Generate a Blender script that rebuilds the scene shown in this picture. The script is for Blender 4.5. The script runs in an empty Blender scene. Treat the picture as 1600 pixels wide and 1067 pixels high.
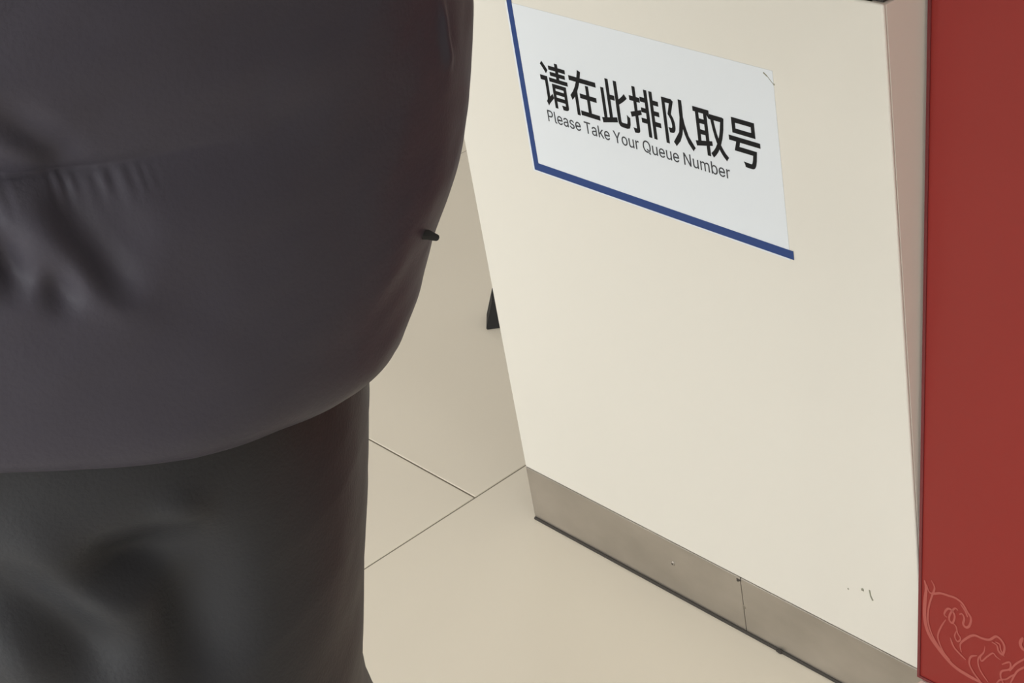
import bpy, bmesh, math, random
import numpy as np
from mathutils import Vector, Matrix, noise

S = bpy.context.scene
C = S.collection
random.seed(4)

# ------------------------------------------------------------------ camera, light, exposure
cam_d = bpy.data.cameras.new('camera')
cam_o = bpy.data.objects.new('camera', cam_d)
C.objects.link(cam_o)
cam_d.sensor_fit = 'HORIZONTAL'
cam_d.sensor_width = 36.0
cam_d.lens = 66.6526
cam_d.clip_start = 0.02
cam_d.dof.use_dof = False
_r = Vector((0.65383286, 0.74010434, -0.15731547))
_u = Vector((-0.29506148, 0.4408521, 0.84769579))
_f = Vector((-0.69673619, 0.50783363, -0.50661987))
cam_o.matrix_world = Matrix(((_r.x, _u.x, -_f.x, 1.24518828),
                             (_r.y, _u.y, -_f.y, -1.11183414),
                             (_r.z, _u.z, -_f.z, 1.37188475),
                             (0, 0, 0, 1)))
S.camera = cam_o

S.view_settings.view_transform = 'Standard'
S.view_settings.look = 'None'
S.view_settings.gamma = 1.0
S.view_settings.exposure = 0.0
S.view_settings.use_curve_mapping = False

W = bpy.data.worlds.new('World')
S.world = W
W.use_nodes = True
W.node_tree.nodes['Background'].inputs[0].default_value = (1.0, 0.97, 0.92, 1)
W.node_tree.nodes['Background'].inputs[1].default_value = 0.3

CEIL = 2.9
LAMPS = [(x, y, '%s %s' % (b, a)) for b, y in (('front', -2.9), ('middle', -0.6), ('back', 1.6)) for a, x in (('left', -1.9), ('centre', 0.1), ('right', 2.1))]
LAMP_W = 4.2
LAMP_COL = (1.0, 0.985, 0.965)
# unseen front light, added to brighten the machine's face and the jacket
fill = bpy.data.lights.new('front_fill', 'AREA')
fill.shape = 'RECTANGLE'; fill.size = 5.6; fill.size_y = 2.45
fill.energy = 304.0; fill.color = (0.985, 0.985, 1.0)
fill_o = bpy.data.objects.new('front_fill', fill)
C.objects.link(fill_o)
fill_o.location = (1.5, -4.95, 1.35)
fill_o.rotation_euler = (math.radians(90), 0, 0)

# ------------------------------------------------------------------ helpers
def tag(o, label=None, cat=None, group=None, kind=None):
    if label: o['label'] = label
    if cat: o['category'] = cat
    if group: o['group'] = group
    if kind: o['kind'] = kind
    return o

def empty(name, loc=(0, 0, 0), **k):
    o = bpy.data.objects.new(name, None)
    o.empty_display_size = 0.1
    o.location = loc
    C.objects.link(o)
    return tag(o, **k)

def link(name, me, m, parent=None, smooth=False, **k):
    o = bpy.data.objects.new(name, me)
    if m and not me.materials: me.materials.append(m)
    C.objects.link(o)
    if parent: o.parent = parent
    if smooth:
        for p in me.polygons: p.use_smooth = True
    return tag(o, **k)

def mesh(name, verts, faces):
    me = bpy.data.meshes.new(name)
    me.from_pydata([tuple(v) for v in verts], [], [tuple(f) for f in faces])
    me.update()
    return me

def bm_mesh(name, bm):
    me = bpy.data.meshes.new(name)
    bm.normal_update()
    bm.to_mesh(me)
    bm.free()
    return me

def box(bm, x0, x1, y0, y1, z0, z1, bev=0.0, seg=2):
    vs = [bm.verts.new(p) for p in ((x0,y0,z0),(x1,y0,z0),(x1,y1,z0),(x0,y1,z0),
                                    (x0,y0,z1),(x1,y0,z1),(x1,y1,z1),(x0,y1,z1))]
    fs = [bm.faces.new([vs[i] for i in f]) for f in ((3,2,1,0),(4,5,6,7),(0,1,5,4),(1,2,6,5),(2,3,7,6),(3,0,4,7))]
    if bev:
        es = list({e for f in fs for e in f.edges})
        bmesh.ops.bevel(bm, geom=es, offset=bev, segments=seg, affect='EDGES', profile=0.5)

def box_mesh(name, *a, **k):
    bm = bmesh.new()
    box(bm, *a, **k)
    return bm_mesh(name, bm)

def grid_faces(nr, nc, wrap=True):
    f = []
    m = nc if wrap else nc - 1
    for i in range(nr - 1):
        for j in range(m):
            k = (j + 1) % nc
            f.append((i*nc + j, i*nc + k, (i+1)*nc + k, (i+1)*nc + j))
    return f

def tube(pts, radii, n=10, cap=True):
    pts = [Vector(p) for p in pts]
    if not hasattr(radii, '__len__'): radii = [radii]*len(pts)
    V, F = [], []
    up = Vector((0.13, 0.21, 1)).normalized()
    for i, p in enumerate(pts):
        t = (pts[min(i+1, len(pts)-1)] - pts[max(i-1, 0)]).normalized()
        a = t.cross(up)
        if a.length < 0.05: a = t.cross(Vector((1, 0, 0)))
        a.normalize(); b = t.cross(a)
        for j in range(n):
            q = 2*math.pi*j/n
            V.append(p + radii[i]*(math.cos(q)*a + math.sin(q)*b))
    F = grid_faces(len(pts), n)
    if cap:
        F.append(tuple(range(n)))
        F.append(tuple(reversed(range((len(pts)-1)*n, len(pts)*n))))
    return V, F

# ------------------------------------------------------------------ materials
def mat(name, col, rough=0.5, metal=0.0, spec=0.5, var=0.0, var_scale=6.0, bump=0.0, bump_scale=200.0,
        stretch=None, sheen=0.0, coat=0.0, rough_var=0.0):
    m = bpy.data.materials.new(name)
    m.use_nodes = True
    nt = m.node_tree
    b = nt.nodes['Principled BSDF']
    b.inputs['Base Color'].default_value = (*col, 1)
    b.inputs['Roughness'].default_value = rough
    b.inputs['Metallic'].default_value = metal
    b.inputs['Specular IOR Level'].default_value = spec
    if sheen:
        b.inputs['Sheen Weight'].default_value = sheen
        b.inputs['Sheen Roughness'].default_value = 0.4
    if coat: b.inputs['Coat Weight'].default_value = coat
    tc = nt.nodes.new('ShaderNodeTexCoord')
    src = tc.outputs['Object']
    if stretch:
        mp = nt.nodes.new('ShaderNodeMapping')
        mp.inputs['Scale'].default_value = stretch
        nt.links.new(src, mp.inputs['Vector'])
        src = mp.outputs['Vector']
    if var or rough_var:
        n = nt.nodes.new('ShaderNodeTexNoise')
        n.inputs['Scale'].default_value = var_scale
        n.inputs['Detail'].default_value = 5
        nt.links.new(src, n.inputs['Vector'])
        if var:
            r = nt.nodes.new('ShaderNodeMix')
            r.data_type = 'RGBA'
            r.inputs['A'].default_value = (*[c*(1-var) for c in col], 1)
            r.inputs['B'].default_value = (*[min(1, c*(1+var)) for c in col], 1)
            nt.links.new(n.outputs['Fac'], r.inputs['Factor'])
            nt.links.new(r.outputs['Result'], b.inputs['Base Color'])
        if rough_var:
            q = nt.nodes.new('ShaderNodeMapRange')
            q.inputs['To Min'].default_value = max(0, rough-rough_var)
            q.inputs['To Max'].default_value = rough+rough_var
            nt.links.new(n.outputs['Fac'], q.inputs['Value'])
            nt.links.new(q.outputs['Result'], b.inputs['Roughness'])
    if bump:
        n2 = nt.nodes.new('ShaderNodeTexNoise')
        n2.inputs['Scale'].default_value = bump_scale
        n2.inputs['Detail'].default_value = 3
        nt.links.new(src, n2.inputs['Vector'])
        bp = nt.nodes.new('ShaderNodeBump')
        bp.inputs['Strength'].default_value = bump
        bp.inputs['Distance'].default_value = 0.002
        nt.links.new(n2.outputs['Fac'], bp.inputs['Height'])
        nt.links.new(bp.outputs['Normal'], b.inputs['Normal'])
    return m

def lin(r, g, b):
    f = lambda c: (c/255/12.92) if c <= 10 else ((c/255+0.055)/1.055)**2.4
    return (f(r), f(g), f(b))

M_tile = mat('cream_floor_tile', lin(224, 215, 199), rough=0.42, spec=0.4, var=0.035, var_scale=3.0, rough_var=0.06)
M_grout = mat('grey_grout', lin(120, 112, 98), rough=0.9)
M_wall = mat('warm_grey_wall_paint', lin(128, 122, 115), rough=0.8, bump=0.05)  # unseen walls, darkened to cut the bounced light
M_ceil = mat('ceiling_paint', lin(200, 198, 194), rough=0.9)
M_body = mat('cream_powder_coat', lin(222, 217, 208), rough=0.45, spec=0.4, var=0.012, var_scale=4)
M_side = mat('cream_side_coat', lin(222, 214, 204), rough=0.5, spec=0.4)
M_dark = mat('dark_gap_rubber', lin(60, 55, 50), rough=0.7)
M_steel = mat('brushed_steel_plinth', lin(178, 171, 163), rough=0.36, metal=0.8, var=0.32, var_scale=6.5, stretch=(1.5, 1, 2.5), bump=0.04, rough_var=0.1)  # colour noise imitates patchy floor reflections in the steel
M_film = mat('white_vinyl_film', lin(222, 226, 232), rough=0.35, spec=0.45)
M_blue = mat('blue_vinyl_line', lin(42, 66, 122), rough=0.5, spec=0.25)
M_ink = mat('black_print', lin(20, 20, 23), rough=0.6, spec=0.2)
M_ink2 = mat('dark_grey_print', lin(66, 66, 70), rough=0.6, spec=0.2)
M_scuff = mat('grey_scuff', lin(140, 138, 122), rough=0.8)
M_red = mat('red_board_print', lin(137, 37, 32), rough=0.4, spec=0.4, var=0.05, var_scale=7)
M_line = mat('pale_red_print', lin(166, 80, 72), rough=0.45)
M_edge = mat('dark_red_edge', lin(112, 40, 42), rough=0.5)
M_pale = mat('pale_pink_base', lin(228, 196, 186), rough=0.5)
M_jacket = mat('black_nylon', lin(60, 57, 65), rough=0.5, spec=0.16, bump=0.12, bump_scale=420)
M_trouser = mat('black_trouser_cloth', lin(50, 50, 53), rough=0.5, spec=0.16, bump=0.15, bump_scale=500)
M_skin = mat('skin', lin(205, 160, 132), rough=0.5, var=0.04)
M_hair = mat('black_hair', lin(26, 23, 22), rough=0.5)
M_shoe = mat('black_leather', lin(34, 32, 31), rough=0.4)
M_sole = mat('dark_rubber', lin(28, 27, 27), rough=0.8)
M_screen = mat('dark_screen_glass', lin(22, 24, 28), rough=0.12)
M_eye = mat('eye_white', lin(235, 230, 224), rough=0.3)
M_lip = mat('lip', lin(180, 108, 100), rough=0.45)
M_lampbody = mat('lamp_housing', lin(230, 230, 228), rough=0.5)

M_glow = bpy.data.materials.new('lamp_diffuser')
M_glow.use_nodes = True
_nt = M_glow.node_tree
_b = _nt.nodes['Principled BSDF']
_b.inputs['Base Color'].default_value = (0.9, 0.9, 0.88, 1)
_b.inputs['Emission Color'].default_value = (*LAMP_COL, 1)
_b.inputs['Emission Strength'].default_value = 4.0

M_glass = bpy.data.materials.new('added_window_glass')
M_glass.use_nodes = True
_nt = M_glass.node_tree
_tr = _nt.nodes.new('ShaderNodeBsdfTransparent'); _gl = _nt.nodes.new('ShaderNodeBsdfGlossy')
_tr.inputs[0].default_value = (0.95, 0.97, 0.96, 1); _gl.inputs['Roughness'].default_value = 0.05
_mx = _nt.nodes.new('ShaderNodeMixShader'); _mx.inputs[0].default_value = 0.06
_nt.links.new(_tr.outputs[0], _mx.inputs[1]); _nt.links.new(_gl.outputs[0], _mx.inputs[2])
_nt.links.new(_mx.outputs[0], _nt.nodes['Material Output'].inputs['Surface'])

# ------------------------------------------------------------------ room shell
X0, X1, Y0, Y1 = -3.2, 4.2, -4.6, 2.4
fl = link('floor', box_mesh('floor', X0, X1, Y0, Y1, -0.06, -0.0012), M_grout, kind='structure')
T, OX, OY, G = 0.8, -0.395, -0.0175, 0.0011
tile_me = box_mesh('floor_tile', -T/2+G, T/2-G, -T/2+G, T/2-G, -0.011, 0.0, bev=0.0009, seg=1)
tile_me.materials.append(M_tile)
for i in range(-5, 7):
    for j in range(-8, 5):
        cx, cy = OX + (i+0.5)*T, OY + (j+0.5)*T + (0.35 if i % 2 == 0 else 0.0)
        x0, x1, y0, y1 = max(cx-T/2+G, X0), min(cx+T/2-G, X1), max(cy-T/2+G, Y0), min(cy+T/2-G, Y1)
        if x1-x0 < 0.02 or y1-y0 < 0.02: continue
        if x1-x0 > T-3*G and y1-y0 > T-3*G: me = tile_me      # whole tile: shared mesh
        else:                                                  # cut tile along the wall
            me = box_mesh('floor_tile', x0-cx, x1-cx, y0-cy, y1-cy, -0.011, 0.0, bev=0.0009, seg=1)
        t = link('floor_tile', me, M_tile, fl)
        t.location = (cx, cy, random.uniform(-0.0002, 0.0))
link('ceiling', box_mesh('ceiling', X0, X1, Y0, Y1, CEIL, CEIL+0.1), M_ceil, kind='structure')
link('wall_left', box_mesh('wall_left', X0-0.1, X0, Y0-0.1, Y1+0.1, -0.06, CEIL), M_wall, kind='structure')
link('wall_right', box_mesh('wall_right', X1, X1+0.1, Y0-0.1, Y1+0.1, -0.06, CEIL), M_wall, kind='structure')
link('wall_back', box_mesh('wall_back', X0, X1, Y1, Y1+0.1, -0.06, CEIL), M_wall, kind='structure')
WX0, WX1, WZ0, WZ1 = -1.3, 4.1, 0.10, 2.60
bm = bmesh.new()
box(bm, X0, WX0, Y0-0.1, Y0, -0.06, CEIL)
box(bm, WX1, X1, Y0-0.1, Y0, -0.06, CEIL)
box(bm, WX0, WX1, Y0-0.1, Y0, -0.06, WZ0)
box(bm, WX0, WX1, Y0-0.1, Y0, WZ1, CEIL)
link('wall_front', bm_mesh('wall_front', bm), M_wall, kind='structure')
bm = bmesh.new()
for k in range(4):
    x = WX0 + (WX1-WX0)*k/3
    box(bm, x-0.025, x+0.025, Y0-0.08, Y0-0.03, WZ0, WZ1)
box(bm, WX0, WX1, Y0-0.08, Y0-0.03, WZ0, WZ0+0.05)
box(bm, WX0, WX1, Y0-0.08, Y0-0.03, WZ1-0.05, WZ1)
added_win = link('added_window_1', bm_mesh('added_window_1', bm), M_lampbody, kind='structure')  # unseen window, added to let the front fill light in
for k in range(3):
    xa, xb = WX0 + (WX1-WX0)*k/3 + 0.025, WX0 + (WX1-WX0)*(k+1)/3 - 0.025
    link('added_pane', box_mesh('added_pane', xa, xb, Y0-0.058, Y0-0.052, WZ0+0.05, WZ1-0.05), M_glass, added_win)

# ceiling panel lamps (the room's light)
lh = box_mesh('housing', -0.62, 0.62, -0.17, 0.17, -0.03, 0.0, bev=0.004)
ld = box_mesh('diffuser', -0.59, 0.59, -0.14, 0.14, -0.036, -0.0302)
lh.materials.append(M_lampbody); ld.materials.append(M_glow)
for x, y, where in LAMPS:
    L_ = empty('ceiling_light', (x, y, CEIL), label='long white ceiling panel light at the %s of the hall' % where,
               cat='ceiling light', group='ceiling panel lights')
    link('housing', lh, None, L_)
    link('diffuser', ld, None, L_)
    d = bpy.data.lights.new('panel_lamp', 'AREA')
    d.shape = 'RECTANGLE'; d.size = 1.15; d.size_y = 0.26
    d.energy = LAMP_W; d.color = LAMP_COL
    o = bpy.data.objects.new('panel_lamp', d)
    C.objects.link(o); o.parent = L_; o.location = (0, 0, -0.045)

# ------------------------------------------------------------------ queue ticket machine
K = empty('ticket_machine', (0, 0, 0), cat='ticket machine',
          label='cream white queue ticket machine with blue lined sticker and grey steel plinth')
HP, HT, KX, KY = 0.0772, 0.7828, 0.300, 0.46
link('front_panel', box_mesh('front_panel', -KX, KX, 0.0, 0.0042, HP, HT, bev=0.002, seg=3), M_body, K, smooth=False)
link('side_panel', box_mesh('side_panel', KX-0.016, KX-0.0001, 0.0043, KY-0.018, HP+0.001, HT-0.001, bev=0.0004), M_side, K)
link('side_panel', box_mesh('side_panel', -KX+0.0005, -KX+0.016, 0.0043, KY-0.018, HP+0.001, HT-0.001, bev=0.0004), M_side, K)
link('back_panel', box_mesh('back_panel', -KX, KX, KY-0.0178, KY, HP, HT, bev=0.003), M_side, K)
# plinth: two steel sheets in front, returns on the sides
PL = link('plinth', box_mesh('plinth', -KX+0.012, KX-0.012, 0.012, KY-0.01, 0.0, HP-0.0012), M_dark, K)
JX = 0.0527
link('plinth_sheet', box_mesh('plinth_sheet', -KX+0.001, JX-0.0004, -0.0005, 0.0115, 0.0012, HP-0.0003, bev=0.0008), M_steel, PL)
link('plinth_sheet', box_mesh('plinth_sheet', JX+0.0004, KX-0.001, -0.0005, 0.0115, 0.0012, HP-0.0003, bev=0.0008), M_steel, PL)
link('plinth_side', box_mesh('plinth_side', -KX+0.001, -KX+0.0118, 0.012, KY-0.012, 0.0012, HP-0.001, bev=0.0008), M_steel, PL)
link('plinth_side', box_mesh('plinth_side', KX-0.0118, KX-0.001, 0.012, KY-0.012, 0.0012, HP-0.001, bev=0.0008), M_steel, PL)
# thin dark bead along the foot of the plinth
V, F = tube([(-KX+0.002, -0.0012, 0.0012), (-0.1, -0.0014, 0.0014), (0.1, -0.0011, 0.0013), (KX-0.002, -0.0012, 0.0012)], 0.0021, n=6)
link('dark_base_bead', mesh('dark_base_bead', V, F), M_dark, PL)
def disc(x, z, rx, rz, y0, y1, n=14, wob=0.0, rot=0.0):
    bm = bmesh.new()
    a = []
    for k in range(n):
        q = 2*math.pi*k/n
        w = 1 + wob*math.sin(3*q+x*40)
        u, v = rx*w*math.cos(q), rz*w*math.sin(q)
        a.append((x + u*math.cos(rot) - v*math.sin(rot), z + u*math.sin(rot) + v*math.cos(rot)))
    f0 = [bm.verts.new((p[0], y0, p[1])) for p in a]
    f1 = [bm.verts.new((x + (p[0]-x)*0.8, y1, z + (p[1]-z)*0.8)) for p in a]
    bm.faces.new(f1)
    for k in range(n): bm.faces.new((f0[k], f0[(k+1) % n], f1[(k+1) % n], f1[k]))
    bmesh.ops.recalc_face_normals(bm, faces=bm.faces)
    return bm_mesh('disc', bm)
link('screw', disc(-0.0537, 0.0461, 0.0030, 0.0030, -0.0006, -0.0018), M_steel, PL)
link('screw_recess', disc(-0.0537, 0.0461, 0.0014, 0.0014, -0.0018, -0.0019, 8), M_dark, PL)
link('rust_spot', disc(0.0500, 0.0728, 0.0040, 0.0022, -0.0004, -0.0007, 12, 0.3, 0.3), M_dark, PL)
link('rust_spot', disc(0.0536, 0.0371, 0.0024, 0.0030, -0.0004, -0.0007, 12, 0.25), M_grout, PL)
link('dirt_lump', disc(0.1035, 0.0022, 0.0046, 0.0022, -0.0020, -0.0045, 12, 0.2), M_dark, PL)
for a, b, w in (((0.1612, 0.6949), (0.1655, 0.6922), 0.0011), ((0.1655, 0.6922), (0.1728, 0.6850), 0.0009),
                ((0.2368, 0.1510), (0.2378, 0.1440), 0.0011), ((0.2378, 0.1440), (0.2402, 0.1395), 0.0011),
                ((0.2268, 0.1472), (0.2292, 0.1474), 0.0016), ((0.2080, 0.1386), (0.2092, 0.1390), 0.0010)):
    V, F = tube([(a[0], 0.0003, a[1]), (b[0], 0.0003, b[1])], w, n=6)
    link('scuff_mark', mesh('scuff_mark', V, F), M_scuff, K)

# upper housing beyond the dark joint; unseen overhang added to shade the panel top
link('head_joint', box_mesh('head_joint', -KX+0.004, KX-0.004, 0.006, KY-0.006, HT, HT+0.010), M_dark, K)
HX = KX
prof = [(-0.001, HT+0.010), (-0.11, 0.90), (-0.11, 0.95), (0.09, 1.29), (0.24, 1.33), (KY, 1.33), (KY, HT+0.010)]
V = [(-HX, y, z) for y, z in prof] + [(HX, y, z) for y, z in prof]
n = len(prof)
F = [tuple(range(n)), tuple(reversed(range(n, 2*n)))] + [(k, k+n, (k+1) % n + n, (k+1) % n) for k in range(n)]
me = mesh('head_housing', V, F)
bm = bmesh.new(); bm.from_mesh(me)
bmesh.ops.recalc_face_normals(bm, faces=bm.faces)
bmesh.ops.bevel(bm, geom=list(bm.edges), offset=0.006, segments=2, affect='EDGES')
bm.to_mesh(me); bm.free()
hh = link('head_housing', me, M_body, K)
def slope(u, off): # a point on the sloping face, u from bottom to top
    dy, dz = 0.20, 0.34; l = math.hypot(dy, dz)
    return (-0.11 + u*dy - off*dz/l, 0.95 + u*dz + off*dy/l)
a0, a1, b0, b1 = slope(0.15, 0.0), slope(0.15, 0.004), slope(0.9, 0.0), slope(0.9, 0.004)
V = [(x, *q) for x in (-0.2, 0.2) for q in (a0, a1, b1, b0)]
F = [(0,1,2,3), (7,6,5,4), (0,4,5,1), (1,5,6,2), (2,6,7,3), (3,7,4,0)]
link('touch_screen', mesh('touch_screen', V, F), M_screen, hh)
link('ticket_slot', box_mesh('ticket_slot', -0.06, 0.06, -0.112, -0.10, 0.918, 0.930, bev=0.0008), M_dark, hh)

# sticker
STK = link('sign_sticker', box_mesh('sign_sticker', -0.186, 0.172, -0.0004, -0.00002, 0.5085, 0.6985), M_film, K,
           label='white vinyl sticker with blue border line and black queue lettering')
bm = bmesh.new()
box(bm, -0.1830, -0.1755, -0.0007, -0.00041, 0.5105, 0.7030)
link('blue_line', bm_mesh('blue_line', bm), M_blue, STK)
bm = bmesh.new()
box(bm, -0.1754, 0.1770, -0.0007, -0.00041, 0.5105, 0.5196)
link('blue_line', bm_mesh('blue_line', bm), M_blue, STK)

CN = ["107,772 162,720 215,665 256,617 307,670 266,717 211,769 155,818;42,526 42,454 192,454 192,88 184,49 164,20 144,2 159,-17 173,-41 184,-62 207,-37 267,12 393,110 384,129 375,152 368,174 264,96 264,526;494,212 808,212 808,130 494,130;494,265 494,342 808,342 808,265;614,840 614,762 382,762 382,704 614,704 614,640 407,640 407,585 614,585 614,516 352,516 352,458 960,458 960,516 688,516 688,585 899,585 899,640 688,640 688,704 929,704 929,762 688,762 688,840;424,400 424,-79 494,-79 494,75 808,75 808,5 806,-5 800,-10 790,-12 766,-13 726,-12 677,-11 686,-32 694,-55 699,-76 762,-76 809,-72 843,-64 865,-50 877,-28 880,4 880,400", "391,840 376,788 358,737 338,685 63,685 63,613 305,613 233,489 144,378 38,286 52,265 66,240 77,217 118,248 157,282 193,318 193,-76 268,-76 268,407 313,473 354,542 390,613 939,613 939,685 421,685 438,730 454,776 469,821;598,561 598,368 373,368 373,298 598,298 598,14 333,14 333,-56 938,-56 938,14 673,14 673,298 900,298 900,368 673,368 673,561", "44,13 58,-67 200,-40 365,-9 536,23 531,98 388,72 388,459 531,459 531,531 388,531 388,840 312,840 312,58 199,39 199,637 125,637 125,26;581,840 581,90 591,6 628,-36 699,-47 852,-47 920,-27 956,42 971,170 947,178 922,190 899,204 892,94 877,40 846,25 709,25 677,30 663,48 660,88 660,399 758,449 853,504 937,561 875,622 814,573 741,523 660,475 660,840", "182,840 182,638 55,638 55,568 182,568 182,348 42,311 57,237 182,274 182,14 180,4 174,-2 164,-4 74,-3 83,-25 91,-50 96,-72 150,-71 191,-67 221,-58 240,-44 251,-20 254,14 254,295 373,331 364,399 254,368 254,568 362,568 362,638 254,638 254,840;380,253 380,184 550,184 550,-79 623,-79 623,833 550,833 550,669 401,669 401,601 550,601 550,461 404,461 404,394 550,394 550,253;715,833 715,-80 787,-80 787,181 962,181 962,250 787,250 787,394 941,394 941,461 787,461 787,601 950,601 950,669 787,669 787,833", "101,799 101,-78 172,-78 172,731 332,731 306,658 277,580 246,504 306,429 336,361 345,302 343,273 336,250 322,234 312,229 300,226 288,225 270,225 250,225 226,226 237,203 244,178 247,156 271,155 296,156 319,157 339,161 358,167 374,176 398,204 412,244 416,295 409,361 380,434 320,513 357,597 393,685 427,770 374,802 362,799;621,839 611,501 540,198 342,-27 363,-43 384,-62 399,-82 527,31 611,170 662,331 713,183 795,38 918,-80 933,-60 952,-41 974,-24 803,163 720,378 689,533 695,634 697,736 698,839", "850,656 820,514 780,386 730,271 684,388 649,517 623,656;506,728 506,656 556,656 589,487 632,333 688,196 624,107 555,34 479,-23 497,-40 514,-60 528,-80 600,-24 667,44 727,123 781,47 844,-18 915,-73 930,-52 949,-31 967,-14 891,41 826,110 770,192 840,341 893,517 929,718 883,730 870,728;38,130 55,58 356,110 356,-78 429,-78 429,123 518,140 514,204 429,190 429,725 502,725 502,793 48,793 48,725 115,725 115,141;187,725 356,725 356,585 187,585;187,520 356,520 356,375 187,375;187,309 356,309 356,178 187,152", "260,732 736,732 736,596 260,596;185,799 185,530 815,530 815,799;63,440 63,371 269,371 248,308 225,246 203,191 727,191 708,94 686,32 663,-1 651,-7 635,-9 615,-10 574,-9 513,-7 444,-2 457,-25 465,-50 470,-74 537,-77 595,-78 639,-77 674,-74 702,-66 726,-50 759,-2 787,86 812,225 816,259 315,259 352,371 933,371 933,440"]
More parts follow.
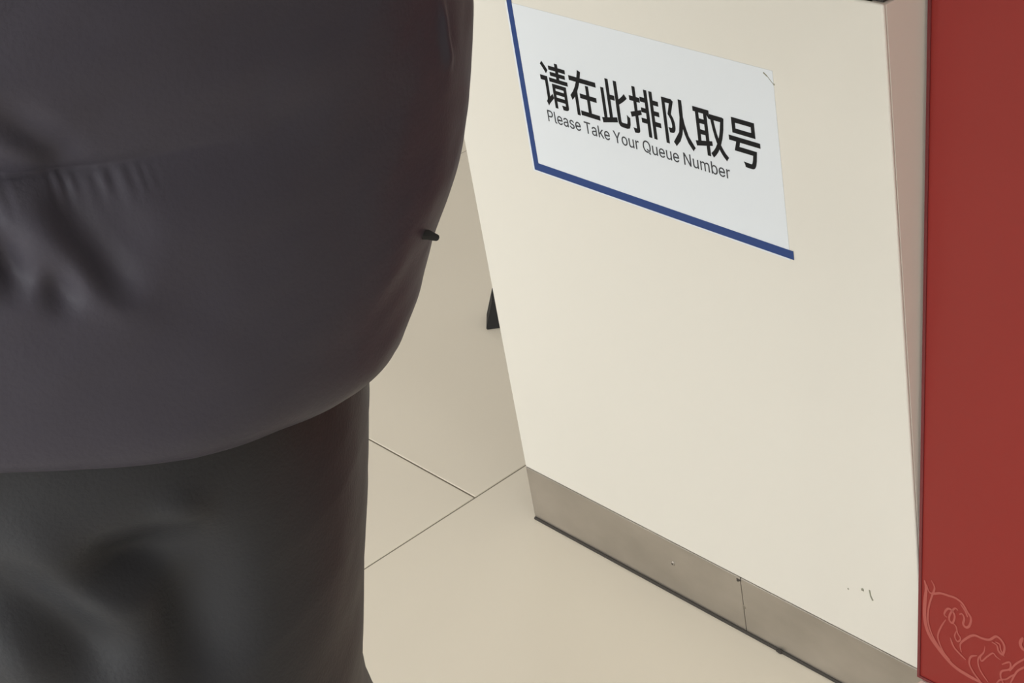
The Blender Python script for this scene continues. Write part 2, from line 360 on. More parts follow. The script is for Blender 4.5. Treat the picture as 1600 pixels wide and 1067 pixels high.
EN = "5838,-24 5570,1 5352,76 5184,201 5066,373 4995,587 4971,843 4971,5087 5582,5087 5582,987 5589,831 5611,710 5647,623 5705,565 5791,531 5906,519 6048,526 6142,543 6251,27 6062,-9;8457,-82 8105,-55 7788,27 7506,164 7261,349 7057,577 6893,848 6774,1157 6702,1496 6678,1868 6702,2241 6772,2585 6890,2897 7050,3172 7249,3404 7487,3593 7759,3733 8059,3816 8389,3844 8594,3833 8796,3798 8995,3740 9185,3657 9363,3547 9529,3409 9677,3242 9803,3046 9908,2818 9986,2559 10032,2266 10048,1939 10048,1693 7084,1693 7084,2209 9717,2209 9433,2021 9420,2262 9380,2483 9314,2685 9222,2864 9104,3014 8962,3138 8795,3229 8604,3283 8389,3301 8170,3283 7974,3227 7800,3134 7650,3011 7525,2865 7426,2695 7354,2510 7310,2315 7296,2110 7296,1775 7312,1509 7360,1272 7441,1062 7551,882 7686,733 7847,615 8032,529 8236,478 8460,461 8608,468 8745,490 8873,527 8991,579 9096,646 9191,727 9272,823 9340,932 9392,1055 9986,908 9915,720 9816,549 9688,393 9534,255 9359,139 9162,44 8945,-26 8710,-68;11973,-85 11741,-70 11523,-25 11320,50 11136,153 10980,285 10852,446 10756,632 10699,843 10679,1079 10694,1284 10736,1460 10807,1610 10902,1736 11017,1843 11151,1931 11299,2003 11459,2061 11629,2107 11804,2142 11981,2173 12158,2199 12713,2267 12842,2287 12948,2314 13028,2349 13085,2397 13119,2463 13131,2547 13131,2567 13121,2717 13091,2850 13042,2967 12973,3068 12883,3152 12774,3220 12645,3269 12498,3298 12332,3308 12160,3299 12006,3270 11868,3223 11746,3161 11641,3089 11552,3008 11478,2920 11420,2830 11376,2738 10785,2912 10886,3126 11011,3309 11161,3460 11329,3583 11511,3681 11705,3754 11907,3804 12111,3834 12315,3844 12456,3839 12606,3822 12765,3793 12927,3749 13083,3686 13233,3604 13372,3498 13494,3364 13598,3202 13678,3009 13726,2779 13742,2513 13742,0 13141,0 13141,519 13100,519 13048,429 12980,338 12895,246 12792,157 12670,79 12528,10 12366,-43 12181,-75;12079,454 12295,469 12487,513 12654,587 12798,685 12916,800 13010,932 13077,1076 13117,1225 13131,1379 13131,1898 13096,1870 13043,1844 12970,1820 12689,1758 12378,1712 12130,1680 11988,1657 11850,1626 11719,1586 11599,1535 11496,1471 11410,1393 11346,1299 11307,1184 11294,1048 11305,925 11339,817 11395,722 11470,641 11563,575 11673,522 11797,484 11932,462;16087,-82 15835,-69 15603,-30 15389,34 15197,124 15030,239 14886,379 14768,543 14681,731 14623,942 15207,1065 15274,874 15374,720 15509,603 15673,520 15864,471 16081,454 16327,473 16537,529 16712,623 16843,743 16922,878 16948,1028 16932,1152 16886,1262 16808,1357 16699,1437 16559,1501 16388,1550 15760,1700 15445,1797 15188,1924 14990,2081 14848,2269 14764,2488 14735,2738 14756,2948 14817,3140 14918,3315 15055,3469 15222,3599 15418,3704 15639,3782 15880,3829 16139,3844 16386,3831 16608,3791 16806,3725 16980,3635 17130,3524 17257,3392 17361,3242 17445,3078 17508,2899 16948,2772 16889,2911 16804,3039 16693,3156 16549,3250 16366,3307 16142,3325 15928,3308 15739,3256 15577,3168 15453,3055 15378,2922 15353,2772 15370,2640 15422,2527 15507,2433 15628,2353 15788,2285 15985,2229 16562,2093 16878,1996 17134,1870 17330,1714 17469,1528 17552,1312 17579,1065 17559,850 17496,652 17392,471 17250,311 17074,175 16866,65 16629,-17 16370,-66;20038,-82 19686,-55 19369,27 19087,164 18842,349 18638,577 18474,848 18354,1157 18283,1496 18259,1868 18282,2241 18353,2585 18470,2897 18631,3172 18830,3404 19068,3593 19340,3733 19640,3816 19969,3844 20175,3833 20377,3798 20575,3740 20766,3657 20944,3547 21110,3409 21258,3242 21384,3046 21489,2818 21566,2559 21613,2266 21629,1939 21629,1693 18665,1693 18665,2209 21297,2209 21014,2021 21001,2262 20961,2483 20895,2685 20802,2864 20685,3014 20543,3138 20376,3229 20185,3283 19969,3301 19751,3283 19554,3227 19380,3134 19230,3011 19106,2865 19006,2695 18934,2510 18891,2315 18877,2110 18877,1775 18893,1509 18941,1272 19022,1062 19131,882 19267,733 19428,615 19612,529 19817,478 20041,461 20189,468 20326,490 20454,527 20571,579 20677,646 20772,727 20853,823 20920,932 20973,1055 21567,908 21496,720 21396,549 21268,393 21115,255 20940,139 20743,44 20525,-26 20290,-68;24152,4517 24152,5087 28003,5087 28003,4517 26402,4517 26402,0 25760,0 25760,4517;29918,-85 29686,-70 29468,-25 29264,50 29081,153 28925,285 28797,446 28701,632 28643,843 28624,1079 28638,1284 28681,1460 28752,1610 28847,1736 28962,1843 29095,1931 29244,2003 29403,2061 29573,2107 29749,2142 29925,2173 30102,2199 30657,2267 30787,2287 30892,2314 30973,2349 31030,2397 31064,2463 31075,2547 31075,2567 31066,2717 31036,2850 30987,2967 30917,3068 30828,3152 30719,3220 30590,3269 30443,3298 30277,3308 30105,3299 29950,3270 29812,3223 29691,3161 29585,3089 29496,3008 29423,2920 29364,2830 29321,2738 28730,2912 28831,3126 28956,3309 29105,3460 29274,3583 29455,3681 29650,3754 29852,3804 30055,3834 30259,3844 30401,3839 30551,3822 30710,3793 30871,3749 31027,3686 31178,3604 31317,3498 31439,3364 31543,3202 31623,3009 31671,2779 31687,2513 31687,0 31086,0 31086,519 31045,519 30993,429 30925,338 30840,246 30737,157 30615,79 30473,10 30310,-43 30125,-75;30024,454 30240,469 30431,513 30599,587 30743,685 30861,800 30954,932 31022,1076 31062,1225 31075,1379 31075,1898 31041,1870 30987,1844 30915,1820 30633,1758 30323,1712 30075,1680 29932,1657 29795,1626 29664,1586 29544,1535 29441,1471 29355,1393 29290,1299 29252,1184 29239,1048 29250,925 29283,817 29339,722 29415,641 29508,575 29618,522 29742,484 29877,462;38139,-82 37788,-55 37471,27 37188,164 36944,349 36739,577 36576,848 36456,1157 36384,1496 36361,1868 36384,2241 36455,2585 36572,2897 36733,3172 36932,3404 37170,3593 37441,3733 37742,3816 38071,3844 38276,3833 38478,3798 38677,3740 38868,3657 39046,3547 39211,3409 39360,3242 39486,3046 39590,2818 39668,2559 39715,2266 39730,1939 39730,1693 36767,1693 36767,2209 39399,2209 39116,2021 39102,2262 39063,2483 38996,2685 38904,2864 38787,3014 38645,3138 38478,3229 38286,3283 38071,3301 37852,3283 37656,3227 37482,3134 37332,3011 37207,2865 37108,2695 37036,2510 36993,2315 36978,2110 36978,1775 36995,1509 37043,1272 37124,1062 37233,882 37369,733 37530,615 37714,529 37918,478 38143,461 38290,468 38428,490 38556,527 38673,579 38779,646 38873,727 38955,823 39022,932 39075,1055 39669,908 39598,720 39498,549 39370,393 39217,255 39042,139 38844,44 38627,-26 38392,-68;43971,0 43971,2083 42100,5087 42847,5087 43858,3445 44158,2921 44248,2741 44339,2535 44432,2305 44172,2305 44265,2539 44356,2748 44447,2929 44739,3445 45746,5087 46487,5087 44616,2083 44616,0;48727,-82 48397,-55 48095,27 47822,164 47581,349 47379,578 47214,850 47093,1160 47020,1501 46996,1874 47020,2254 47093,2599 47214,2911 47379,3183 47581,3413 47822,3598 48095,3735 48397,3817 48727,3844 49060,3817 49365,3735 49640,3598 49881,3413 50084,3183 50248,2911 50368,2599 50440,2254 50464,1874 50440,1501 50368,1160 50248,850 50084,578 49881,349 49640,164 49365,27 49060,-55;48727,464 48966,486 49176,551 49356,659 49507,803 49630,975 49725,1174 49792,1395 49833,1628 49846,1874 49833,2123 49792,2358 49725,2581 49630,2783 49507,2957 49356,3102 49176,3211 48966,3276 48727,3298 48491,3276 48283,3211 48105,3102 47955,2957 47833,2784 47738,2583 47671,2361 47630,2125 47617,1874 47630,1628 47671,1395 47738,1174 47833,975 47955,803 48105,659 48283,551 48491,486;52629,-51 52384,-34 52159,19 51955,108 51774,231 51622,391 51497,587 51405,819 51350,1086 51332,1390 51332,3793 51943,3793 51943,1441 51968,1167 52046,936 52175,749 52348,612 52559,529 52806,502 52982,515 53146,554 53296,620 53431,711 53545,827 53639,968 53710,1132 53752,1318 53766,1526 53766,3793 54377,3793 54377,0 53786,0 53786,918 53878,918 53744,600 53576,350 53377,169 53149,47 52900,-27;55432,0 55432,3793 56023,3793 56023,3209 56060,3209 56148,3388 56272,3542 56431,3672 56615,3770 56817,3828 57037,3848 57199,3844 57340,3837 57340,3223 57206,3243 56975,3257 56804,3245 56644,3208 56497,3146 56366,3062 56255,2959 56164,2835 56097,2695 56056,2540 56043,2369 56043,0;61827,1591 62503,1591 63069,847 63213,649 64059,-478 63383,-478 62830,266 62687,457;62045,-68 61624,-33 61236,73 60879,249 60563,491 60294,792 60073,1152 59909,1567 59811,2029 59778,2540 59811,3053 59909,3517 60073,3931 60294,4292 60563,4594 60879,4836 61236,5013 61624,5120 62045,5155 62466,5120 62855,5013 63211,4836 63527,4594 63794,4292 64013,3931 64175,3517 64273,3053 64305,2540 64273,2029 64175,1567 64013,1152 63794,792 63527,491 63211,249 62855,73 62466,-33;62045,529 62338,555 62613,632 62870,760 63100,938 63296,1165 63459,1441 63580,1763 63653,2130 63677,2540 63653,2954 63580,3323 63459,3646 63296,3922 63100,4149 62870,4327 62613,4455 62338,4532 62045,4558 61750,4532 61474,4455 61217,4326 60987,4147 60791,3919 60628,3643 60507,3320 60434,2952 60410,2540 60434,2130 60507,1764 60628,1442 60791,1167 60987,940 61217,761 61474,632 61750,555;66531,-51 66286,-34 66062,19 65857,108 65676,231 65524,391 65399,587 65307,819 65252,1086 65234,1390 65234,3793 65845,3793 65845,1441 65871,1167 65948,936 66077,749 66251,612 66461,529 66709,502 66885,515 67048,554 67199,620 67333,711 67448,827 67542,968 67612,1132 67654,1318 67668,1526 67668,3793 68279,3793 68279,0 67689,0 67689,918 67781,918 67646,600 67479,350 67279,169 67052,47 66802,-27;70929,-82 70577,-55 70260,27 69978,164 69733,349 69529,577 69365,848 69245,1157 69174,1496 69150,1868 69173,2241 69244,2585 69362,2897 69522,3172 69721,3404 69959,3593 70231,3733 70531,3816 70860,3844 71066,3833 71268,3798 71466,3740 71657,3657 71835,3547 72001,3409 72149,3242 72275,3046 72380,2818 72457,2559 72504,2266 72520,1939 72520,1693 69556,1693 69556,2209 72188,2209 71905,2021 71892,2262 71852,2483 71786,2685 71693,2864 71576,3014 71434,3138 71267,3229 71076,3283 70860,3301 70642,3283 70445,3227 70271,3134 70121,3011 69997,2865 69898,2695 69826,2510 69782,2315 69768,2110 69768,1775 69784,1509 69832,1272 69913,1062 70023,882 70158,733 70319,615 70503,529 70708,478 70932,461 71080,468 71217,490 71345,527 71462,579 71568,646 71663,727 71744,823 71811,932 71864,1055 72458,908 72387,720 72287,549 72159,393 72006,255 71831,139 71634,44 71416,-26 71181,-68;74671,-51 74426,-34 74201,19 73996,108 73816,231 73663,391 73539,587 73447,819 73392,1086 73373,1390 73373,3793 73984,3793 73984,1441 74010,1167 74087,936 74216,749 74390,612 74600,529 74848,502 75024,515 75187,554 75338,620 75472,711 75587,827 75681,968 75751,1132 75793,1318 75807,1526 75807,3793 76419,3793 76419,0 75828,0 75828,918 75920,918 75785,600 75618,350 75418,169 75191,47 74942,-27;79068,-82 78716,-55 78400,27 78117,164 77872,349 77668,577 77504,848 77385,1157 77313,1496 77289,1868 77313,2241 77383,2585 77501,2897 77661,3172 77860,3404 78098,3593 78370,3733 78670,3816 79000,3844 79205,3833 79407,3798 79606,3740 79796,3657 79974,3547 80140,3409 80288,3242 80415,3046 80519,2818 80597,2559 80643,2266 80659,1939 80659,1693 77695,1693 77695,2209 80328,2209 80044,2021 80031,2262 79991,2483 79925,2685 79833,2864 79715,3014 79573,3138 79406,3229 79215,3283 79000,3301 78781,3283 78585,3227 78411,3134 78261,3011 78136,2865 78037,2695 77965,2510 77922,2315 77907,2110 77907,1775 77923,1509 77972,1272 78052,1062 78162,882 78297,733 78459,615 78643,529 78847,478 79071,461 79219,468 79357,490 79484,527 79602,579 79708,646 79802,727 79884,823 79951,932 80003,1055 80597,908 80526,720 80427,549 80299,393 80145,255 79970,139 79773,44 79556,-26 79321,-68;83465,0 83465,5087 84227,5087 86296,1827 86492,1507 86740,1067 87002,550 86914,536 86871,1082 86856,1572 86852,1949 86852,5087 87497,5087 87497,0 86733,0 84886,2902 84638,3307 84344,3810 83940,4520 84056,4537 84087,3837 84107,3279 84114,2909 84114,0;89921,-51 89677,-34 89452,19 89247,108 89067,231 88914,391 88790,587 88698,819 88643,1086 88624,1390 88624,3793 89235,3793 89235,1441 89261,1167 89338,936 89467,749 89641,612 89851,529 90099,502 90275,515 90438,554 90589,620 90723,711 90838,827 90932,968 91002,1132 91044,1318 91058,1526 91058,3793 91670,3793 91670,0 91079,0 91079,918 91171,918 91036,600 90869,350 90669,169 90442,47 90193,-27;92724,0 92724,3793 93319,3793 93322,2953 93274,2953 93337,3144 93420,3313 93523,3459 93643,3582 93775,3682 93919,3761 94072,3817 94229,3850 94391,3861 94653,3833 94880,3748 95072,3607 95225,3421 95337,3200 95408,2946 95323,2946 95381,3125 95463,3286 95570,3431 95698,3558 95843,3663 96005,3749 96181,3811 96368,3849 96565,3861 96780,3845 96981,3798 97170,3718 97339,3606 97485,3462 97605,3284 97695,3074 97749,2829 97767,2550 97767,0 97156,0 97156,2537 97130,2786 97053,2983 96924,3127 96761,3226 96581,3285 96384,3305 96221,3293 96073,3257 95941,3197 95825,3117 95729,3018 95652,2902 95596,2771 95563,2627 95551,2472 95551,0 94940,0 94940,2598 94917,2796 94846,2967 94729,3110 94575,3218 94396,3283 94193,3305 94047,3293 93908,3259 93774,3201 93652,3120 93546,3017 93457,2892 93390,2744 93349,2573 93336,2380 93336,0;100591,-82 100373,-69 100182,-29 100020,38 99883,121 99768,213 99674,312 99478,587 99416,587 99416,0 98822,0 98822,5087 99433,5087 99433,3192 99478,3192 99671,3457 99762,3554 99875,3644 100010,3727 100171,3792 100364,3831 100587,3844 100891,3818 101171,3738 101425,3605 101650,3424 101840,3197 101994,2926 102108,2615 102176,2269 102199,1888 102176,1505 102108,1157 101996,845 101842,572 101653,344 101429,160 101174,26 100895,-55;100498,468 100721,489 100918,551 101091,656 101238,796 101359,966 101454,1166 101523,1390 101564,1633 101577,1895 101564,2152 101523,2391 101456,2612 101362,2809 101241,2976 101094,3114 100921,3216 100722,3278 100498,3298 100277,3278 100080,3219 99908,3121 99761,2987 99641,2823 99546,2629 99478,2408 99437,2163 99423,1895 99437,1624 99478,1376 99548,1151 99644,952 99765,785 99913,649 100085,548 100280,488;104660,-82 104309,-55 103992,27 103709,164 103465,349 103260,577 103097,848 102977,1157 102905,1496 102882,1868 102905,2241 102976,2584 103093,2897 103254,3172 103453,3404 103691,3593 103962,3733 104263,3816 104592,3844 104797,3833 104999,3798 105198,3740 105389,3657 105567,3547 105732,3409 105881,3242 106007,3046 106111,2818 106189,2559 106236,2266 106251,1939 106251,1693 103288,1693 103288,2209 105920,2209 105637,2021 105623,2262 105584,2483 105517,2685 105425,2864 105308,3014 105166,3138 104999,3229 104807,3283 104592,3301 104373,3283 104177,3227 104003,3134 103853,3011 103728,2865 103629,2695 103557,2510 103514,2315 103499,2110 103499,1775 103516,1509 103564,1272 103645,1062 103754,882 103890,733 104051,615 104235,529 104439,478 104664,461 104811,468 104949,490 105077,527 105194,579 105300,646 105394,727 105476,823 105543,932 105596,1055 106190,908 106119,720 106019,549 105891,393 105738,255 105563,139 105365,44 105148,-26 104913,-68;107105,0 107105,3793 107695,3793 107695,3209 107733,3209 107821,3388 107945,3542 108103,3672 108288,3770 108490,3828 108709,3848 108872,3844 109013,3837 109013,3223 108878,3243 108648,3257 108477,3245 108317,3208 108170,3146 108039,3062 107928,2959 107837,2835 107770,2695 107729,2540 107716,2369 107716,0;601,0 601,5087 2500,5087 2911,5034 3294,4878 3622,4631 3874,4308 4033,3933 4087,3530 4033,3127 3874,2752 3622,2429 3294,2182 2911,2026 2500,1973 1221,1973 1221,0;1221,2530 1221,4530 2440,4530 2701,4496 2945,4396 3154,4237 3315,4030 3416,3789 3450,3530 3416,3271 3315,3030 3154,2823 2945,2664 2701,2564 2440,2530;32738,0 32738,5087 33349,5087 33349,1950 35130,3800 35900,3800 34350,2230 36100,0 35330,0 33930,1810 33349,1230 33349,0"
def glyph_mesh(name, s, offset, unit=1000):
    cu = bpy.data.curves.new(name, 'CURVE')
    cu.dimensions = '2D'; cu.fill_mode = 'BOTH'; cu.offset = offset; cu.extrude = 0.004
    for part in s.split(';'):
        pts = [tuple(int(c)/unit for c in q.split(',')) for q in part.split()]
        sp = cu.splines.new('POLY')
        sp.points.add(len(pts)-1)
        for k, q in enumerate(pts): sp.points[k].co = (q[0], q[1], 0, 1)
        sp.use_cyclic_u = True
    o = bpy.data.objects.new(name, cu)
    C.objects.link(o)
    bpy.context.view_layer.update()
    dg = bpy.context.evaluated_depsgraph_get()
    me = bpy.data.meshes.new_from_object(o.evaluated_get(dg))
    bpy.data.objects.remove(o); bpy.data.curves.remove(cu)
    me.name = name
    return me
def place(me, x0, z0, sx, sz, y=-0.0006, ty=0.03):
    for v in me.vertices:
        v.co = (x0 + v.co.x*sx, y - v.co.z*ty, z0 + v.co.y*sz)
    me.update()
    return me
for k, g in enumerate(CN):
    link('chinese_character', place(glyph_mesh('chinese_character', g, 0.012), -0.1500 + k*0.0430, 0.5982, 0.0430, 0.0533), M_ink, STK)
link('english_lettering', place(glyph_mesh('english_lettering', EN, 0.0, 10000), -0.1484, 0.5753, 0.02336, 0.0250), M_ink2, STK)

# ------------------------------------------------------------------ red poster board leaning back on its pale base
BX, BY, BZ = 0.305, -0.014, 0.086
LEAN = math.atan(0.098)
PB = empty('poster_board', (BX, BY, BZ), cat='poster board',
           label='tall red display board with pale cloud scroll print beside the ticket machine')
BW, BH, BT = 0.52, 1.20, 0.008
brd = link('board', box_mesh('board', 0.0, BW, 0.0, BT, 0.0, BH, bev=0.0008), M_red, PB)
brd.rotation_euler = (-LEAN, 0, 0)
link('edge_strip', box_mesh('edge_strip', -0.0014, 0.0018, -0.0012, BT+0.001, -0.001, BH), M_edge, brd)
link('edge_strip', box_mesh('edge_strip', 0.0019, BW, -0.0012, BT+0.001, -0.001, 0.0018), M_edge, brd)
def ribbon(pts, w):
    P = [Vector((p[0], p[1])) for p in pts]
    # Catmull-Rom
    Q = []
    for i in range(len(P)-1):
        a, b, c, d = P[max(i-1, 0)], P[i], P[i+1], P[min(i+2, len(P)-1)]
        for s in range(6):
            t = s/6
            Q.append(0.5*((2*b) + (c-a)*t + (2*a-5*b+4*c-d)*t*t + (3*b-a-3*c+d)*t**3))
    Q.append(P[-1])
    V, F = [], []
    for i, q in enumerate(Q):
        t = (Q[min(i+1, len(Q)-1)] - Q[max(i-1, 0)])
        if t.length < 1e-9: t = Vector((1, 0))
        t.normalize(); nn = Vector((-t.y, t.x))
        s = i/(len(Q)-1)
        ww = w*0.5*(0.45 + 0.55*min(1, 6*s, 6*(1-s)))
        for e in (-1, 1):
            v = q + e*ww*nn
            V.append((max(v.x, 0.0022), -0.0003, max(v.y, 0.002)))
    for i in range(len(Q)-1): F.append((2*i, 2*i+1, 2*i+3, 2*i+2))
    return V, F
JACKET_FOLDS = [([(0.0177, -0.2395, 1.122), (0.0227, -0.2391, 1.1151), (0.0276, -0.2387, 1.1084), (0.0326, -0.2382, 1.1024), (0.0375, -0.2376, 1.0965), (0.0414, -0.2371, 1.0901)], -0.006, 0.006), ([(0.0157, -0.2396, 1.1144), (0.0207, -0.2393, 1.1087), (0.0266, -0.2388, 1.1028), (0.0326, -0.2382, 1.0984), (0.0385, -0.2375, 1.0938)], 0.004, 0.007), ([(0.0285, -0.2386, 1.0875), (0.0305, -0.2384, 1.0798), (0.0324, -0.2382, 1.0722), (0.0343, -0.238, 1.0649), (0.0372, -0.2376, 1.0576), (0.0391, -0.2374, 1.05), (0.0426, -0.2368, 1.0407), (0.046, -0.2362, 1.0314)], -0.006, 0.006), ([(0.0097, -0.2398, 1.0945), (0.0126, -0.2397, 1.0891), (0.0156, -0.2396, 1.0838), (0.0196, -0.2393, 1.0785), (0.0235, -0.2391, 1.0702), (0.0274, -0.2387, 1.0619), (0.0303, -0.2384, 1.0539), (0.0341, -0.238, 1.046), (0.0386, -0.2374, 1.0373), (0.0441, -0.2365, 1.03), (0.0503, -0.2354, 1.0221)], 0.003, 0.007), ([(0.0037, -0.24, 1.0762), (0.0037, -0.24, 1.0686), (0.0047, -0.24, 1.0609), (0.0046, -0.24, 1.0516)], -0.006, 0.005), ([(0.0195, -0.2393, 1.0566), (0.0194, -0.2393, 1.048), (0.0202, -0.2393, 1.0393)], -0.004, 0.005), ([(0.0433, -0.2368, 1.0832), (0.0442, -0.2367, 1.0765), (0.0461, -0.2364, 1.0695), (0.049, -0.2359, 1.0629), (0.0518, -0.2354, 1.0559), (0.0546, -0.2348, 1.0493)], -0.003, 0.008), ([(0.2195, -0.1355, 1.0782), (0.2174, -0.1377, 1.0702), (0.2154, -0.1399, 1.0622), (0.2156, -0.1391, 1.0543), (0.2156, -0.1377, 1.046)], 0.002, 0.004)]
TROUSER_FOLDS = [([(0.0381, -0.2097, 0.8989), (0.0312, -0.2114, 0.8977), (0.0248, -0.2128, 0.8962), (0.0165, -0.214, 0.8985), (0.0082, -0.2148, 0.9), (-0.0002, -0.215, 0.9038), (-0.0079, -0.2148, 0.9073)], -0.01, 0.009), ([(-0.0335, -0.2109, 0.9321), (-0.029, -0.2119, 0.9248), (-0.0246, -0.2128, 0.9176), (-0.0201, -0.2135, 0.9073), (-0.015, -0.2142, 0.8969), (-0.0098, -0.2146, 0.8893), (-0.0041, -0.2149, 0.8813), (0.0056, -0.2149, 0.8786)], 0.006, 0.01), ([(-0.0385, -0.2096, 0.9199), (-0.0341, -0.2107, 0.9118), (-0.0297, -0.2118, 0.9038), (-0.0258, -0.2126, 0.8927), (-0.022, -0.2132, 0.8817), (-0.02, -0.2135, 0.8725), (-0.018, -0.2138, 0.8633), (-0.0159, -0.214, 0.8538), (-0.0145, -0.2142, 0.8438)], -0.01, 0.012), ([(-0.0447, -0.2076, 0.8969), (-0.0428, -0.2082, 0.8897), (-0.041, -0.2088, 0.882), (-0.0396, -0.2092, 0.874), (-0.0376, -0.2097, 0.8664), (-0.0355, -0.2103, 0.8583), (-0.0338, -0.2106, 0.8503)], 0.006, 0.012), ([(0.0381, -0.2097, 0.8989), (0.0375, -0.2098, 0.8897), (0.0375, -0.2098, 0.8805), (0.0373, -0.2098, 0.8706), (0.0357, -0.2102, 0.8587), (0.0339, -0.2105, 0.8469), (0.034, -0.2104, 0.8373), (0.0341, -0.2102, 0.8274), (0.0341, -0.21, 0.8178)], -0.01, 0.013), ([(0.0337, -0.2108, 0.9225), (0.0388, -0.2095, 0.9153), (0.0438, -0.2079, 0.908), (0.0487, -0.2062, 0.9019)], 0.003, 0.007)]
SEAM = [(0.0097, -0.2398, 1.0968), (0.0246, -0.239, 1.0925), (0.0394, -0.2374, 1.0885), (0.0541, -0.235, 1.0862), (0.0695, -0.2317, 1.0835), (0.0903, -0.2257, 1.0798), (0.1159, -0.216, 1.0735), (0.1458, -0.2005, 1.0656), (0.179, -0.1768, 1.0536), (0.2283, -0.1108, 1.0234)]
TOGGLE = [(0.1789, -0.1602, 0.9812)]
CLOUD = [([(0.005, 0.1157), (0.0071, 0.1064), (0.0061, 0.0929), (0.0057, 0.077), (0.0079, 0.0636), (0.0128, 0.054), (0.021, 0.0461), (0.0318, 0.0383), (0.0439, 0.0325), (0.0584, 0.0306), (0.0701, 0.0301), (0.0804, 0.0289)], 0.003), ([(0.0128, 0.1193), (0.0169, 0.1129), (0.0145, 0.1033), (0.0108, 0.0886), (0.0098, 0.0724), (0.0141, 0.0586), (0.0223, 0.0481), (0.0318, 0.0409)], 0.0016), ([(0.0077, 0.1118), (0.0105, 0.1053), (0.0151, 0.1049), (0.0236, 0.1095), (0.0327, 0.1112), (0.0417, 0.1123), (0.0495, 0.1096), (0.0549, 0.1032), (0.0595, 0.0977), (0.0579, 0.0886), (0.0541, 0.0848), (0.0508, 0.0871), (0.0519, 0.0941), (0.0492, 0.0979), (0.0461, 0.0958)], 0.0018), ([(0.047, 0.1084), (0.0523, 0.1032), (0.0557, 0.0972)], 0.0012), ([(0.032, 0.0857), (0.0287, 0.088), (0.0324, 0.0957), (0.037, 0.0965), (0.041, 0.0914), (0.0386, 0.0824), (0.0347, 0.0844), (0.0358, 0.0915), (0.0408, 0.1003), (0.0447, 0.0996)], 0.0016), ([(0.0308, 0.0825), (0.0251, 0.0706), (0.022, 0.0599), (0.0235, 0.0527), (0.0291, 0.0435), (0.0371, 0.0383)], 0.0014), ([(0.0373, 0.0831), (0.0426, 0.0805), (0.0447, 0.0737), (0.0484, 0.069), (0.045, 0.064), (0.0416, 0.0683), (0.0434, 0.0757)], 0.0013), ([(0.0365, 0.0644), (0.0406, 0.056), (0.0473, 0.0514), (0.0552, 0.0475)], 0.0016), ([(0.0498, 0.054), (0.0483, 0.0624), (0.0545, 0.072), (0.0633, 0.0803), (0.0722, 0.0814), (0.0809, 0.0839), (0.0882, 0.0913), (0.0945, 0.0893), (0.0979, 0.0833), (0.0958, 0.0746), (0.0913, 0.0762), (0.0892, 0.0816), (0.0835, 0.0826)], 0.0018), ([(0.0872, 0.0844), (0.0922, 0.0843), (0.0937, 0.0787), (0.0977, 0.073)], 0.0012), ([(0.0762, 0.0738), (0.0752, 0.0668), (0.0716, 0.0598), (0.0731, 0.0553), (0.0791, 0.0636), (0.0852, 0.0705), (0.0891, 0.0686), (0.0942, 0.0673)], 0.0012), ([(0.0678, 0.0591), (0.0609, 0.0543), (0.0592, 0.0456), (0.0633, 0.0385), (0.07, 0.0327), (0.0766, 0.0282)], 0.0016), ([(0.074, 0.0649), (0.0692, 0.0559), (0.0701, 0.0472), (0.0748, 0.0405), (0.0815, 0.0347)], 0.0013), ([(0.0956, 0.0629), (0.1041, 0.0698), (0.1044, 0.0622), (0.0959, 0.0553), (0.0949, 0.0482), (0.099, 0.0412)], 0.0015), ([(0.1045, 0.0597), (0.1102, 0.0704), (0.119, 0.0806), (0.1243, 0.0852)], 0.0014), ([(0.1051, 0.0444), (0.1118, 0.0622), (0.1188, 0.0709), (0.1247, 0.0759)], 0.0015), ([(0.0891, 0.0347), (0.0938, 0.0438), (0.1012, 0.0489), (0.1071, 0.0559), (0.1119, 0.0603)], 0.0012), ([(0.1173, 0.1044), (0.1146, 0.0968), (0.1173, 0.0918), (0.1228, 0.092)], 0.0026)]
for k, (pts, w) in enumerate(CLOUD):
    V, F = ribbon(pts, w*1.35)
    V = [(v[0], v[1]-0.00001*k, v[2]) for v in V]
    link('cloud_line', mesh('cloud_line', V, F), M_line, brd)
# pale foot under the board and a strut behind it
link('foot', box_mesh('foot', 0.001, BW-0.01, -0.012, 0.13, -BZ, -0.0035, bev=0.004), M_pale, PB)
V, F = tube([(BW/2, 0.125, -0.004), (BW/2, 0.105, 0.55), (BW/2, 0.075, 0.70)], 0.009, n=8)
link('back_strut', mesh('back_strut', V, F), M_dark, PB)

# ------------------------------------------------------------------ dark wedge behind the machine
rh = Vector((0.662, 0.749, 0))
DS = Matrix(((rh.x, -rh.y, 0, -0.694), (rh.y, rh.x, 0, 0.267), (0, 0, 1, 0), (0, 0, 0, 1)))
V = [(x, y, z) for y in (0.0, 0.045) for x, z in ((-0.006, 0.0), (0.085, 0.0), (0.085, 0.010), (0.016, 0.045), (0.010, 0.045))]
n = 5
F = [tuple(range(n)), tuple(reversed(range(n, 2*n)))] + [(k, k+n, (k+1) % n + n, (k+1) % n) for k in range(n)]
me = mesh('doorstop', V, F)
bm = bmesh.new(); bm.from_mesh(me)
bmesh.ops.recalc_face_normals(bm, faces=bm.faces)
bmesh.ops.bevel(bm, geom=list(bm.edges), offset=0.0015, segments=2, affect='EDGES')
bm.to_mesh(me); bm.free()
o = link('doorstop', me, M_sole, label='small black wedge doorstop on the floor behind the ticket machine', cat='doorstop')
o.matrix_world = DS


